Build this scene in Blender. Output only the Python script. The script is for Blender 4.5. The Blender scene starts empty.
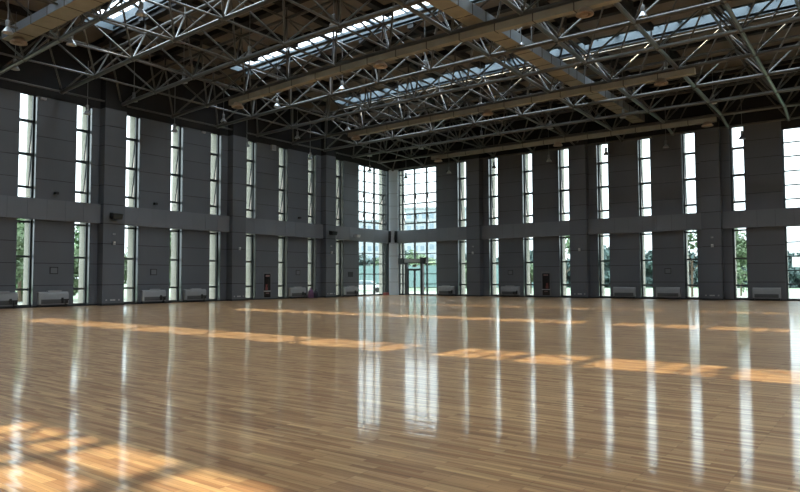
import bpy, bmesh, math, random
from mathutils import Vector, Matrix

SC = bpy.context.scene
COL = SC.collection
random.seed(7)
PI = math.pi
W, L = 65.6, 66.0            # hall: x 0..W, y 0..-L, far corner at the origin
GLASS_D, OUT_D = -0.47, -1.28

# ------------------------------------------------------------------ materials
def new_mat(name):
    m = bpy.data.materials.new(name)
    m.use_nodes = True
    nt = m.node_tree
    return m, nt, nt.nodes['Principled BSDF']

def plain(name, col, rough=0.6, metal=0.0, spec=0.5, vary=0.0, scale=3.0):
    m, nt, b = new_mat(name)
    b.inputs['Base Color'].default_value = (*col, 1)
    b.inputs['Roughness'].default_value = rough
    b.inputs['Metallic'].default_value = metal
    b.inputs['Specular IOR Level'].default_value = spec
    if vary > 0:
        tc = nt.nodes.new('ShaderNodeTexCoord')
        n = nt.nodes.new('ShaderNodeTexNoise')
        n.inputs['Scale'].default_value = scale
        n.inputs['Detail'].default_value = 4
        r = nt.nodes.new('ShaderNodeValToRGB')
        r.color_ramp.elements[0].position = 0.3
        r.color_ramp.elements[1].position = 0.7
        r.color_ramp.elements[0].color = (*[c * (1 - vary) for c in col], 1)
        r.color_ramp.elements[1].color = (*[min(1, c * (1 + vary)) for c in col], 1)
        nt.links.new(tc.outputs['Object'], n.inputs['Vector'])
        nt.links.new(n.outputs['Fac'], r.inputs['Fac'])
        nt.links.new(r.outputs['Color'], b.inputs['Base Color'])
    return m

def glass_mat(name, tint, refl=1.0):
    m = bpy.data.materials.new(name)
    m.use_nodes = True
    nt = m.node_tree
    nt.nodes.clear()
    out = nt.nodes.new('ShaderNodeOutputMaterial')
    mix = nt.nodes.new('ShaderNodeMixShader')
    tr = nt.nodes.new('ShaderNodeBsdfTransparent')
    tr.inputs['Color'].default_value = (*tint, 1)
    gl = nt.nodes.new('ShaderNodeBsdfGlossy')
    gl.inputs['Roughness'].default_value = 0.02
    fr = nt.nodes.new('ShaderNodeFresnel')
    geo = nt.nodes.new('ShaderNodeNewGeometry')      # same reflectance from both sides of the pane
    ior = nt.nodes.new('ShaderNodeMapRange')
    ior.inputs['To Min'].default_value = 1.38
    ior.inputs['To Max'].default_value = 1 / 1.38
    nt.links.new(geo.outputs['Backfacing'], ior.inputs['Value'])
    nt.links.new(ior.outputs['Result'], fr.inputs['IOR'])
    mul = nt.nodes.new('ShaderNodeMath')
    mul.operation = 'MULTIPLY'
    mul.inputs[1].default_value = refl
    nt.links.new(fr.outputs['Fac'], mul.inputs[0])
    nt.links.new(mul.outputs[0], mix.inputs['Fac'])
    nt.links.new(tr.outputs[0], mix.inputs[1])
    nt.links.new(gl.outputs[0], mix.inputs[2])
    nt.links.new(mix.outputs[0], out.inputs['Surface'])
    return m

def floor_mat():
    m, nt, b = new_mat('maple_boards')
    N = nt.nodes.new
    tc = N('ShaderNodeTexCoord')
    br = N('ShaderNodeTexBrick')
    br.offset = 0.37
    br.offset_frequency = 3
    br.inputs['Scale'].default_value = 1.0
    br.inputs['Brick Width'].default_value = 0.62
    br.inputs['Row Height'].default_value = 0.062
    br.inputs['Mortar Size'].default_value = 0.0016
    br.inputs['Mortar Smooth'].default_value = 0.2
    br.inputs['Color1'].default_value = (0.70, 0.44, 0.21, 1)
    br.inputs['Color2'].default_value = (0.41, 0.20, 0.085, 1)
    br.inputs['Mortar'].default_value = (0.12, 0.06, 0.03, 1)
    nt.links.new(tc.outputs['Object'], br.inputs['Vector'])
    # grain: noise stretched along the boards
    mp = N('ShaderNodeMapping')
    mp.inputs['Scale'].default_value = (0.7, 14.0, 1)
    nt.links.new(tc.outputs['Object'], mp.inputs['Vector'])
    ns = N('ShaderNodeTexNoise')
    ns.inputs['Scale'].default_value = 1.0
    ns.inputs['Detail'].default_value = 5
    nt.links.new(mp.outputs[0], ns.inputs['Vector'])
    rp = N('ShaderNodeValToRGB')
    rp.color_ramp.elements[0].position = 0.33
    rp.color_ramp.elements[0].color = (0.66, 0.62, 0.58, 1)
    rp.color_ramp.elements[1].position = 0.66
    rp.color_ramp.elements[1].color = (1.12, 1.12, 1.12, 1)
    nt.links.new(ns.outputs['Fac'], rp.inputs['Fac'])
    mx = N('ShaderNodeMix')
    mx.data_type = 'RGBA'
    mx.blend_type = 'MULTIPLY'
    mx.inputs['Factor'].default_value = 1.0
    nt.links.new(br.outputs['Color'], mx.inputs['A'])
    nt.links.new(rp.outputs['Color'], mx.inputs['B'])
    nt.links.new(mx.outputs['Result'], b.inputs['Base Color'])
    # board-wise unevenness of the varnish
    mp2 = N('ShaderNodeMapping')
    mp2.inputs['Scale'].default_value = (1.2, 9.0, 1)
    nt.links.new(tc.outputs['Object'], mp2.inputs['Vector'])
    n2 = N('ShaderNodeTexNoise')
    n2.inputs['Scale'].default_value = 1.0
    n2.inputs['Detail'].default_value = 3
    nt.links.new(mp2.outputs[0], n2.inputs['Vector'])
    bp = N('ShaderNodeBump')
    bp.inputs['Strength'].default_value = FLOOR_BUMP
    bp.inputs['Distance'].default_value = 0.01
    nt.links.new(n2.outputs['Fac'], bp.inputs['Height'])
    b.inputs['Roughness'].default_value = 0.45
    b.inputs['Specular IOR Level'].default_value = 0.2
    b.inputs['Coat Weight'].default_value = 0.62
    b.inputs['Coat Roughness'].default_value = FLOOR_ROUGH
    b.inputs['Coat IOR'].default_value = 1.5
    nt.links.new(bp.outputs['Normal'], b.inputs['Coat Normal'])
    return m

FLOOR_BUMP, FLOOR_ROUGH = 0.17, 0.08
M = {
    'floor': floor_mat(),
    'panel': plain('grey_wall_panel', (0.098, 0.106, 0.118), 0.5, vary=0.05, scale=0.6),
    'belt': plain('grey_belt_panel', (0.142, 0.152, 0.167), 0.5, vary=0.05, scale=0.6),
    'column': plain('pale_column_panel', (0.50, 0.57, 0.63), 0.3, spec=0.6),
    'gap': plain('panel_joint', (0.015, 0.015, 0.017), 0.8),
    'header': plain('wall_top_painted_shade', (0.012, 0.012, 0.013), 0.8),  # wall top above the windows, its shade put into the colour
    'reveal': plain('window_reveal', (0.065, 0.076, 0.084), 0.13, spec=1.0),
    'stone': plain('pale_outer_cladding', (0.42, 0.395, 0.345), 0.8, vary=0.06, scale=1.0),
    'frame': plain('dark_window_frame', (0.018, 0.022, 0.022), 0.4),
    'black': plain('black_plastic', (0.012, 0.012, 0.013), 0.5),
    'skirt': plain('black_skirting', (0.012, 0.012, 0.013), 0.45),
    'glass': glass_mat('window_glass', (0.62, 0.665, 0.66)),
    'skyglass': glass_mat('skylight_glass', (0.86, 0.90, 0.92)),
    'steel': plain('painted_steel_tube', (0.070, 0.069, 0.064), 0.33, spec=0.7, vary=0.08, scale=1.5),
    'deck': plain('brown_roof_deck', (0.175, 0.157, 0.138), 0.8, vary=0.08, scale=0.7),
    'purlin': plain('dark_purlin', (0.012, 0.012, 0.013), 0.7),
    'curb': plain('blue_grey_skylight_curb', (0.06, 0.085, 0.10), 0.6),
    'duct': plain('beige_duct_wrap', (0.26, 0.24, 0.185), 0.65, vary=0.10, scale=2.0),
    'ductside': plain('blue_lit_duct_side', (0.24, 0.27, 0.29), 0.4, metal=0.3, vary=0.06),  # bluish skylight on the main duct's side, put into the colour
    'seam': plain('duct_seam', (0.07, 0.055, 0.04), 0.8),
    'diffuser': plain('tan_diffuser', (0.32, 0.24, 0.17), 0.6),
    'lampmetal': plain('brushed_lamp_shade', (0.40, 0.42, 0.44), 0.3, metal=0.6),
    'lampbody': plain('grey_lamp_housing', (0.22, 0.23, 0.24), 0.5),
    'lampglass': plain('unlit_lamp_glass', (0.75, 0.75, 0.72), 0.2),
    'acbody': plain('off_white_unit_casing', (0.29, 0.30, 0.305), 0.4, vary=0.04),
    'acgrille': plain('grey_unit_grille', (0.12, 0.123, 0.125), 0.5),
    'platein': plain('grey_plate', (0.125, 0.13, 0.138), 0.5),
    'plateframe': plain('dark_plate_frame', (0.015, 0.016, 0.018), 0.5),
    'hosedark': plain('smoked_cabinet_glass', (0.02, 0.015, 0.014), 0.12),
    'hosered': plain('red_hose', (0.14, 0.02, 0.016), 0.5),
    'hosemark': plain('pale_cabinet_lettering', (0.22, 0.13, 0.115), 0.6),
    'white': plain('white_plastic', (0.36, 0.36, 0.35), 0.5),
    'paintwhite': plain('white_outdoor_paint', (0.7, 0.7, 0.7), 0.5),
    'sock': plain('pale_socket', (0.42, 0.42, 0.42), 0.5),
    'purple': plain('purple_cloth', (0.14, 0.06, 0.125), 0.8, vary=0.2, scale=8),
    'navy': plain('dark_navy_cloth', (0.02, 0.02, 0.03), 0.8),
    'red': plain('red_steel', (0.2, 0.025, 0.02), 0.5),
    'lawn': plain('lawn', (0.15, 0.21, 0.14), 0.9, vary=0.2, scale=0.15),
    'pave': plain('pale_paving', (0.20, 0.205, 0.19), 0.8, vary=0.06, scale=0.5),
    'leaf': plain('leaf_green', (0.09, 0.15, 0.07), 0.7, vary=0.35, scale=0.9),
    'leafpale': plain('leaf_green_pale', (0.15, 0.21, 0.12), 0.7, vary=0.3, scale=0.9),
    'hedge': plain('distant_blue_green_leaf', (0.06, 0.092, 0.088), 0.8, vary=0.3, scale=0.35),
    'bark': plain('bark', (0.16, 0.12, 0.09), 0.9, vary=0.2, scale=5),
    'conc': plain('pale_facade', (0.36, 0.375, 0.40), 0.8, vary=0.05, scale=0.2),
    'bwin': plain('facade_window', (0.22, 0.27, 0.32), 0.2),
    'teal': plain('teal_fence', (0.15, 0.225, 0.225), 0.6),
    'paint': plain('white_car_paint', (0.78, 0.79, 0.8), 0.25),
    'tyre': plain('tyre_rubber', (0.02, 0.02, 0.02), 0.8),
}

# ------------------------------------------------------------------ mesh builder
class MB:
    def __init__(self):
        self.v, self.f, self.mi, self.mats = [], [], [], []
    def slot(self, m):
        m = M[m] if isinstance(m, str) else m
        if m not in self.mats:
            self.mats.append(m)
        return self.mats.index(m)
    def add(self, vs, fs, m):
        o = len(self.v)
        k = self.slot(m)
        self.v += [tuple(p) for p in vs]
        for f in fs:
            self.f.append(tuple(i + o for i in f))
            self.mi.append(k)
    def box(self, x0, x1, y0, y1, z0, z1, m):
        vs = [(x, y, z) for z in (z0, z1) for y in (y0, y1) for x in (x0, x1)]
        self.add(vs, [(0, 2, 3, 1), (4, 5, 7, 6), (0, 1, 5, 4), (2, 6, 7, 3), (0, 4, 6, 2), (1, 3, 7, 5)], m)
    def tube(self, a, b, r, m, n=6, cap=False):
        a, b = Vector(a), Vector(b)
        d = (b - a).normalized()
        u = d.orthogonal().normalized()
        w = d.cross(u)
        vs = []
        for p in (a, b):
            for i in range(n):
                t = 2 * PI * i / n
                vs.append(p + (u * math.cos(t) + w * math.sin(t)) * r)
        fs = [(i, (i + 1) % n, n + (i + 1) % n, n + i) for i in range(n)]
        if cap:
            fs += [tuple(range(n))[::-1], tuple(range(n, 2 * n))]
        self.add(vs, fs, m)
    def path(self, pts, r, m, n=8):
        pts = [Vector(p) for p in pts]
        for a, b in zip(pts, pts[1:]):
            self.tube(a, b, r, m, n, cap=True)
    def ball(self, c, r, m, n=8, rings=5):
        vs, fs = [(c[0], c[1], c[2] - r)], []
        for j in range(1, rings):
            t = PI * j / rings
            for i in range(n):
                p = 2 * PI * i / n
                vs.append((c[0] + r * math.sin(t) * math.cos(p), c[1] + r * math.sin(t) * math.sin(p), c[2] - r * math.cos(t)))
        vs.append((c[0], c[1], c[2] + r))
        top = len(vs) - 1
        for i in range(n):
            k = (i + 1) % n
            fs.append((0, 1 + k, 1 + i))
            for j in range(rings - 2):
                fs.append((1 + j * n + i, 1 + j * n + k, 1 + (j + 1) * n + k, 1 + (j + 1) * n + i))
            fs.append((top, 1 + (rings - 2) * n + i, 1 + (rings - 2) * n + k))
        self.add(vs, fs, m)
    def lathe(self, prof, c, m, n=20):
        vs, fs = [], []
        k = len(prof)
        for i in range(n):
            t = 2 * PI * i / n
            for r, z in prof:
                vs.append((c[0] + r * math.cos(t), c[1] + r * math.sin(t), c[2] + z))
        for i in range(n):
            i2 = (i + 1) % n
            for j in range(k - 1):
                fs.append((i * k + j, i2 * k + j, i2 * k + j + 1, i * k + j + 1))
        self.add(vs, fs, m)
    def prism(self, poly, y0, y1, m):            # poly in (x, z), extruded along y
        n = len(poly)
        vs = [(x, y0, z) for x, z in poly] + [(x, y1, z) for x, z in poly]
        fs = [tuple(range(n)), tuple(range(n, 2 * n))[::-1]]
        fs += [(i, n + i, n + (i + 1) % n, (i + 1) % n) for i in range(n)]
        self.add(vs, fs, m)
    def xf(self, fn):                            # map every vertex
        self.v = [tuple(fn(p)) for p in self.v]
        return self
    def mesh(self, name, smooth=False, recalc=True):
        me = bpy.data.meshes.new(name)
        me.from_pydata(self.v, [], self.f)
        for m in self.mats:
            me.materials.append(m)
        for p, k in zip(me.polygons, self.mi):
            p.material_index = k
            p.use_smooth = smooth
        if recalc:
            bm = bmesh.new()
            bm.from_mesh(me)
            bmesh.ops.recalc_face_normals(bm, faces=bm.faces)
            bm.to_mesh(me)
            bm.free()
        me.update()
        return me
    def build(self, name, parent=None, smooth=False, recalc=True, loc=None):
        return put(name, self.mesh(name, smooth, recalc), parent, loc)

def put(name, me, parent=None, loc=None):
    o = bpy.data.objects.new(name, me)
    COL.objects.link(o)
    if parent is not None:
        o.parent = parent
    if loc is not None:
        o.location = loc
    return o

def tag(o, label=None, cat=None, group=None, kind=None):
    if label: o['label'] = label
    if cat: o['category'] = cat
    if group: o['group'] = group
    if kind: o['kind'] = kind
    return o

def empty(name, loc=(0, 0, 0), rz=0.0):
    o = bpy.data.objects.new(name, None)
    o.empty_display_size = 0.3
    o.location = loc
    o.rotation_euler = (0, 0, rz)
    COL.objects.link(o)
    return o

def copy_tree(o, loc=None, parent=None):
    c = o.copy()
    COL.objects.link(c)
    if parent is not None:
        c.parent = parent
    if loc is not None:
        c.location = loc
    for ch in list(o.children):
        copy_tree(ch, None, c)
    return c

ORD = ['first', 'second', 'third', 'fourth', 'fifth', 'sixth', 'seventh', 'eighth', 'ninth', 'tenth', 'eleventh', 'twelfth']

# wall frames: s = distance from the far corner, d = distance into the hall
def LW(p): return (p[1], -p[0], p[2])            # left wall, plane x = 0
def RW(p): return (p[0], -p[1], p[2])            # right wall, plane y = 0

# ------------------------------------------------------------------ floor
b = MB()
b.box(-0.1, W + 0.1, -L - 0.1, 0.1, -0.2, 0.0, 'floor')
tag(b.build('floor'), 'glossy varnished strip wood floor of the hall', 'floor', kind='structure')

# ------------------------------------------------------------------ walls with slot windows
UP0, UP1 = 6.36, 12.42
HEAD_LO, HEAD_UP = 0.22, 0.46
LO0, LO1 = 0.08, 5.15
PZ = [0.0, 1.29, 2.6, 3.87, 5.15, 6.36, 7.57, 8.85, 10.1, 11.36, 12.5]
L_WIN = [(e - 0.97, e) for e in (8.27, 11.83, 15.20, 18.56, 21.95, 25.28, 28.63, 31.93, 35.25, 38.55, 41.9, 45.2)]
R_WIN = [(e, e + 0.93) for e in (7.74, 11.04, 14.40, 17.73, 21.05, 24.36, 27.61, 30.90)]
L_CORN, R_CORN = (0.48, 5.11), (0.62, 5.33)
R_WIDE = (34.18, 38.70)
R_WIN2 = [(e, e + 0.93) for e in (41.4, 44.7, 48.0, 51.4, 54.7)]
L_PIL = [(9.03, 10.25), (19.14, 20.40), (29.02, 30.45), (39.2, 40.5)]
R_PIL = [(9.07, 10.42), (18.93, 20.35), (28.98, 30.31), (39.3, 40.6)]

def slot_wall(name, openings, length, fn, label):
    """openings: (s0, s1, [(z0, z1), ...]); solid everywhere else"""
    b = MB()
    ops = sorted(openings)
    edges = [0.0]
    for o in ops:
        edges += [o[0], o[1]]
    edges.append(length)
    TOP = 17.0
    def solid(s0, s1, z0, z1):
        b.box(s0, s1, GLASS_D, -0.03, z0, z1, 'gap')
        b.box(s0, s1, OUT_D, GLASS_D, z0, z1, 'stone')
    for i in range(0, len(edges), 2):
        s0, s1 = edges[i], edges[i + 1]
        if s1 - s0 < 0.02: continue
        solid(s0, s1, -0.2, TOP)
        n = max(1, round((s1 - s0) / 2.6))
        g = 0.017
        for z0, z1 in zip(PZ, PZ[1:]):
            for k in range(n):
                a = s0 + (s1 - s0) * k / n + (0.006 if k else 0)
                c = s0 + (s1 - s0) * (k + 1) / n - (0.006 if k < n - 1 else 0)
                b.box(a, c, -0.03, 0.0, z0 + g, z1 - g, 'panel')
        # glossy lining of the reveals beside the glass
        for s, sg in ((s0, -1), (s1, 1)):
            if 0.1 < s < length - 0.1:
                b.box(min(s, s + sg * 0.012), max(s, s + sg * 0.012), GLASS_D + 0.06, -0.002, LO0, UP1, 'reveal')
    for s0, s1, zs in ops:
        z = -0.2
        for z0, z1 in zs:
            solid(s0, s1, z, z0)
            if z0 - z > 0.5:
                b.box(s0, s1, -0.03, 0, z - HEAD_LO, z0, 'panel')
            z = z1 + (HEAD_LO if z1 < 6 else HEAD_UP)
        solid(s0, s1, z, TOP)
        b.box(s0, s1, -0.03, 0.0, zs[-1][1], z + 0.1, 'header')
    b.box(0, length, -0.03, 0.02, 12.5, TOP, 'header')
    b.xf(fn)
    return tag(b.build(name), label, 'wall', kind='structure')

two = [(LO0, LO1), (UP0, UP1)]
twoc = [(0.06, 5.11), (6.33, 12.33)]
slot_wall('wall_left', [(L_CORN[0], L_CORN[1], twoc)] + [(a, c, two) for a, c in L_WIN], L, LW,
          'left wall of grey panels pierced by tall slot windows')
slot_wall('wall_right', [(R_CORN[0], R_CORN[1], twoc)] + [(a, c, two) for a, c in R_WIN + R_WIN2] + [(R_WIDE[0], R_WIDE[1], [(0.08, 5.10), (6.34, 11.85)])], W, RW,
          'right wall of grey panels pierced by tall slot windows')
# walls behind the camera: plain, with openings that let in daylight
def plain_wall(name, fn, length, wins, label):
    b = MB()
    x = -1.3
    for s0, s1 in wins:
        b.box(x, s0, -1.28, 0, -0.2, 17, 'panel')
        b.box(s0, s1, -1.28, 0, -0.2, 0.1, 'panel')
        b.box(s0, s1, -1.28, 0, 5.15, 6.36, 'panel')
        b.box(s0, s1, -1.28, 0, 12.42, 17, 'panel')
        x = s1
    b.box(x, length + 1.3, -1.28, 0, -0.2, 17, 'panel')
    b.xf(fn)
    return tag(b.build(name), label, 'wall', kind='structure')
plain_wall('wall_back', lambda p: (p[0], -L + p[1], p[2]), W, [(15 + 8 * i, 16 + 8 * i) for i in range(5)], 'grey panelled wall behind the camera')
plain_wall('wall_side', lambda p: (W - p[1], -p[0], p[2]), L, [(7 + 3.33 * i, 8 + 3.33 * i) for i in range(16)], 'grey panelled wall to the right of the camera')

# skirting, pilasters, belt
for nm, fn, pil, wlen, side in (('left', LW, L_PIL, L, 'left'), ('right', RW, R_PIL, W, 'right')):
    b = MB()
    s = 0.5
    for a, c in pil:
        b.box(s, a, 0.0, 0.035, 0.0, 0.10, 'skirt')
        b.box(a - 0.02, c + 0.02, 0.0, 0.68, 0.0, 0.10, 'skirt')
        s = c
    b.box(s, wlen, 0.0, 0.035, 0.0, 0.10, 'skirt')
    if nm == 'right':                            # leave the doorway free
        b = MB()
        s = 4.0
        b.box(0.85, 1.8, 0, 0.035, 0, 0.1, 'skirt')
        for a, c in pil:
            b.box(s, a, 0.0, 0.035, 0.0, 0.10, 'skirt')
            b.box(a - 0.02, c + 0.02, 0.0, 0.68, 0.0, 0.10, 'skirt')
            s = c
        b.box(s, wlen, 0.0, 0.035, 0.0, 0.10, 'skirt')
    b.xf(fn)
    tag(b.build('baseboard_' + nm), 'black skirting board along the foot of the %s wall' % nm, 'baseboard', kind='structure')
    for k, (a, c) in enumerate(pil):
        b = MB()
        b.box(a + 0.02, c - 0.02, 0.0, 0.62, 0.1, 16.4, 'gap')
        for z0, z1 in zip(PZ, PZ[1:]):
            b.box(a, c, 0.001, 0.65, z0 + 0.10 * (z0 == 0) + 0.02, z1 - 0.02, 'panel')
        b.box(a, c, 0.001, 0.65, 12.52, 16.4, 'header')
        b.xf(fn)
        tag(b.build('trim_%d' % (k + 1 + (4 if nm == 'right' else 0))),
            'grey panelled pilaster on the %s wall, %s from the far corner' % (nm, ORD[k]), 'pilaster', kind='structure')
    # belt course between the window storeys, stopped short of the corner with a rounded end
    b = MB()
    s0, seg = 1.05, 1.12
    cuts = []
    stops = [(s0, None)] + list(pil)
    spans = []
    s = s0
    for a, c in pil:
        spans.append((s, a)); s = c
    spans.append((s, wlen))
    for a, c in spans:
        n = max(1, round((c - a) / seg))
        for i in range(n):
            p, q = a + (c - a) * i / n, a + (c - a) * (i + 1) / n
            b.box(p + 0.006, q - 0.006, 0.0, 0.30, 5.15, 6.365, 'belt')
        b.box(a, c, 0.0, 0.285, 5.17, 6.35, 'gap')
    ring = [(s0, 0.0)] + [(s0 - 0.30 * math.sin(t * PI / 12), 0.30 * math.cos(t * PI / 12)) for t in range(0, 7)]
    n = len(ring)
    b.add([(p[0], p[1], 5.15) for p in ring] + [(p[0], p[1], 6.365) for p in ring],
          [tuple(range(n)), tuple(range(n, 2 * n))[::-1]] + [(i, (i + 1) % n, n + (i + 1) % n, n + i) for i in range(n)], 'belt')
    b.xf(fn)
    belt = tag(b.build('trim_%d' % (9 if nm == 'left' else 10)),
               'grey belt course between the two window rows of the %s wall' % nm, 'belt course', kind='structure')
    b = MB()
    b.box(0.52, 0.78, 0.0, 0.26, 5.2, 6.33, 'black')  # plain black block where the belt stops short of the column
    b.xf(fn)
    tag(b.build('belt_end_block', belt), 'black block at the end of the belt beside the corner column')

# chamfered corner column
b = MB()
zs = [0.0] + PZ[1:]
poly = [(0.0, 0.0), (0.82, 0.0), (0.78, -0.10), (0.16, -0.47), (0.0, -0.50)]
def col_ring(z0, z1, m, grow=0.0):
    n = len(poly)
    P = [(x + grow * (x > 0), y - grow * (y < 0)) for x, y in poly]
    b.add([(x, y, z0) for x, y in P] + [(x, y, z1) for x, y in P],
          [tuple(range(n)), tuple(range(n, 2 * n))[::-1]] + [(i, (i + 1) % n, n + (i + 1) % n, n + i) for i in range(n)], m)
for z0, z1 in zip(zs, zs[1:]):
    col_ring(z0 + 0.012, z1 - 0.012, 'column')
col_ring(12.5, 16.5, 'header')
col_ring(0.0, 12.5, 'gap', -0.02)
tag(b.build('trim_11'), 'pale chamfered column in the far corner between the two glazed walls', 'column', kind='structure')

# ------------------------------------------------------------------ windows
FD0, FD1 = GLASS_D, GLASS_D + 0.10               # frame depth
def rect_frame(b, s0, s1, z0, z1, w, d0, d1, m='frame'):
    b.box(s0, s0 + w, d0, d1, z0, z1, m)
    b.box(s1 - w, s1, d0, d1, z0, z1, m)
    b.box(s0 + w, s1 - w, d0, d1, z0, z0 + w, m)
    b.box(s0 + w, s1 - w, d0, d1, z1 - w, z1, m)

def sash_mb(w, h, ang):
    """top-hung sash, hinge line at z=0, opening outwards (towards -d)"""
    f, g = MB(), MB()
    rect_frame(f, 0.0, w, -h, 0.0, 0.055, -0.03, 0.03)
    g.box(0.055, w - 0.055, -0.006, 0.006, -h + 0.055, -0.055, 'glass')
    ca, sa = math.cos(ang), math.sin(ang)
    def rot(p):
        s, d, z = p
        return (s, d * ca + z * sa, z * ca - d * sa)
    return f.xf(rot), g.xf(rot)

CACHE = {}
def slot_window(n, s0, s1, upper, fn, side, label):
    w = s1 - s0
    key = (side, upper, round(w, 3))
    if key not in CACHE:
        f, g = MB(), MB()
        z0, z1 = (UP0, UP1) if upper else (LO0, LO1)
        z1 += HEAD_UP if upper else HEAD_LO
        rect_frame(f, 0.0, w, z0, z1, 0.085, FD0 - 0.03, FD1 + 0.04)
        rows = [11.0, 9.03, 7.06] if upper else [5.02, 2.985, 1.055]
        for r in rows:
            f.box(0.055, w - 0.055, FD0, FD1, r - 0.06, r + 0.06, 'frame')
        zs = [z0] + rows[::-1] + [z1]
        open_rows = (1, 2) if upper else ()
        for i, (a, c) in enumerate(zip(zs, zs[1:])):
            if i in open_rows: continue
            g.box(0.05, w - 0.05, GLASS_D + 0.04, GLASS_D + 0.052, a + 0.04, c - 0.04, 'glass')
        sash = None
        if upper:
            sf, sg = sash_mb(w - 0.12, 1.97 - 0.10, 0.155)
            sash = (sf.xf(fn).mesh('open_sash'), sg.xf(fn).mesh('glass_pane'))
        CACHE[key] = (f.xf(fn).mesh('window_frame'), g.xf(fn).mesh('glass_pane'), sash)
    fm, gm, sash = CACHE[key]
    o = put('window_%d' % n, fm, loc=fn((s0, 0, 0)))
    tag(o, label, 'window', kind='structure')
    put('glass_pane', gm, o)
    if upper:
        for top in (11.0, 9.03):
            so = put('open_sash', sash[0], o, fn((0.06, GLASS_D + 0.03, top - 0.05)))
            put('glass_pane', sash[1], so)
    return o

wn = 1
for up in (True, False):
    t = 'upper' if up else 'lower'
    for k, (a, c) in enumerate(L_WIN[:9]):
        slot_window(wn, a, c, up, LW, 'l', 'tall %s slot window on the left wall, %s counted from the glazed corner' % (t, ORD[k])); wn += 1
    for k, (a, c) in enumerate(R_WIN):
        slot_window(wn, a, c, up, RW, 'r', 'tall %s slot window on the right wall, %s counted from the glazed corner' % (t, ORD[k])); wn += 1

def grid_window(n, s0, s1, z0, z1, vs, hs, fn, label, mw=0.11, sashes=(), skip=None):
    """curtain wall: vs vertical posts, hs transoms, sashes = [(col, row), ...]"""
    f, g = MB(), MB()
    rect_frame(f, s0, s1, z0, z1, 0.07, FD0 - 0.04, FD1)
    for v in vs:
        f.box(v - mw / 2, v + mw / 2, FD0 - 0.05, FD1 + 0.05, z0, z1, 'frame')
    S, Z = [s0] + list(vs) + [s1], [z0] + list(hs) + [z1]
    for h in hs:
        for a, c in zip(S, S[1:]):
            if skip and skip(a, c, h): continue
            f.box(a, c, FD0, FD1, h - 0.04, h + 0.04, 'frame')
    for i, (a, c) in enumerate(zip(S, S[1:])):
        for j, (p, q) in enumerate(zip(Z, Z[1:])):
            if (i, j) in sashes: continue
            if skip and skip(a, c, (p + q) / 2): continue
            g.box(a + 0.04, c - 0.04, GLASS_D + 0.04, GLASS_D + 0.052, p + 0.03, q - 0.03, 'glass')
    o = f.xf(fn).build('window_%d' % n)
    tag(o, label, 'window', kind='structure')
    g.xf(fn).build('glass_pane', o)
    for i, j in sashes:
        a, c, p, q = S[i] + 0.07, S[i + 1] - 0.07, Z[j] + 0.05, Z[j + 1] - 0.05
        sf, sg = sash_mb(c - a, q - p, 0.24)
        mv = lambda P, a=a, q=q: fn((P[0] + a, P[1] + GLASS_D + 0.03, P[2] + q))
        so = sf.xf(mv).build('open_sash', o)
        sg.xf(mv).build('glass_pane', so)
    return o

HU = [7.04, 8.03, 9.0, 9.97, 10.98, 11.97]
HL = [1.10, 2.07, 3.07, 4.05]
grid_window(wn, L_CORN[0], L_CORN[1], 6.33, 12.33 + HEAD_UP, [0.87, 2.32, 3.79], HU, LW,
            'upper glazed wall left of the far corner with tilted open panes', sashes=[(c, r) for c in (1, 2, 3) for r in (1, 3)]); wn += 1
grid_window(wn, R_CORN[0], R_CORN[1], 6.33, 12.33 + HEAD_UP, [1.06, 2.53, 3.97], HU, RW,
            'upper glazed wall right of the far corner with tilted open panes', sashes=[(c, r) for c in (1, 2, 3) for r in (1, 3)]); wn += 1
grid_window(wn, L_CORN[0], L_CORN[1], 0.06, 5.11 + HEAD_LO, [0.87, 2.32, 3.79], HL, LW,
            'lower glazed wall left of the far corner beside the doorway'); wn += 1
DOOR0, DOOR1 = 1.98, 3.62
# lower right glazing leaves the door bay open
f, g = MB(), MB()
S0, S1, P1, P2, P3, D0, D1 = R_CORN[0], R_CORN[1], 1.06, 2.53, 3.97, 1.43, 3.55
rect_frame(f, S0, S1, 0.06, 5.11 + HEAD_LO, 0.07, FD0 - 0.04, FD1)
for v, z in ((P1, 0.1), (P3, 0.1), (P2, 3.2)):
    f.box(v - 0.055, v + 0.055, FD0 - 0.05, FD1 + 0.05, z, 5.3, 'frame')
f.box(S0, S1, FD0, FD1, 4.01, 4.09, 'frame')
f.box(S0, P3, FD0, FD1, 3.20, 3.32, 'frame')
for h in (1.10, 2.07, 3.07):
    for p, q in ((S0, D0), (D1, S1)):
        f.box(p, q, FD0, FD1, h - 0.04, h + 0.04, 'frame')
cols = [(S0, P1), (P1, D0), (D1, P3), (P3, S1)]
for p, q in cols:
    for z0, z1 in ((0.13, 1.06), (1.14, 2.03), (2.11, 3.03)):
        g.box(p + 0.05, q - 0.05, GLASS_D + 0.04, GLASS_D + 0.052, z0, z1, 'glass')
for p, q in ((S0, P1), (P1, P2), (P2, P3), (P3, S1)):
    for z0, z1 in ((3.30, 4.01), (4.09, 5.28)):
        g.box(p + 0.05, q - 0.05, GLASS_D + 0.04, GLASS_D + 0.052, z0, z1, 'glass')
o = f.xf(RW).build('window_%d' % wn)
tag(o, 'lower glazed wall right of the far corner around the double door', 'window', kind='structure')
g.xf(RW).build('glass_pane', o); wn += 1
# wide window at the right edge of the picture
grid_window(wn, R_WIDE[0], R_WIDE[1], 6.34, 11.85 + HEAD_UP, [35.68, 37.2], [7.04, 8.02, 9.0, 10.02, 11.0], RW,
            'wide upper window of stacked panes at the right end of the right wall', mw=0.07); wn += 1
grid_window(wn, R_WIDE[0], R_WIDE[1], 0.08, 5.10 + HEAD_LO, [35.68, 37.2], [1.14, 2.09, 3.06, 4.05], RW,
            'wide lower window of stacked panes at the right end of the right wall', mw=0.07); wn += 1
# windows of the right wall beyond the frame are left as openings

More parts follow.
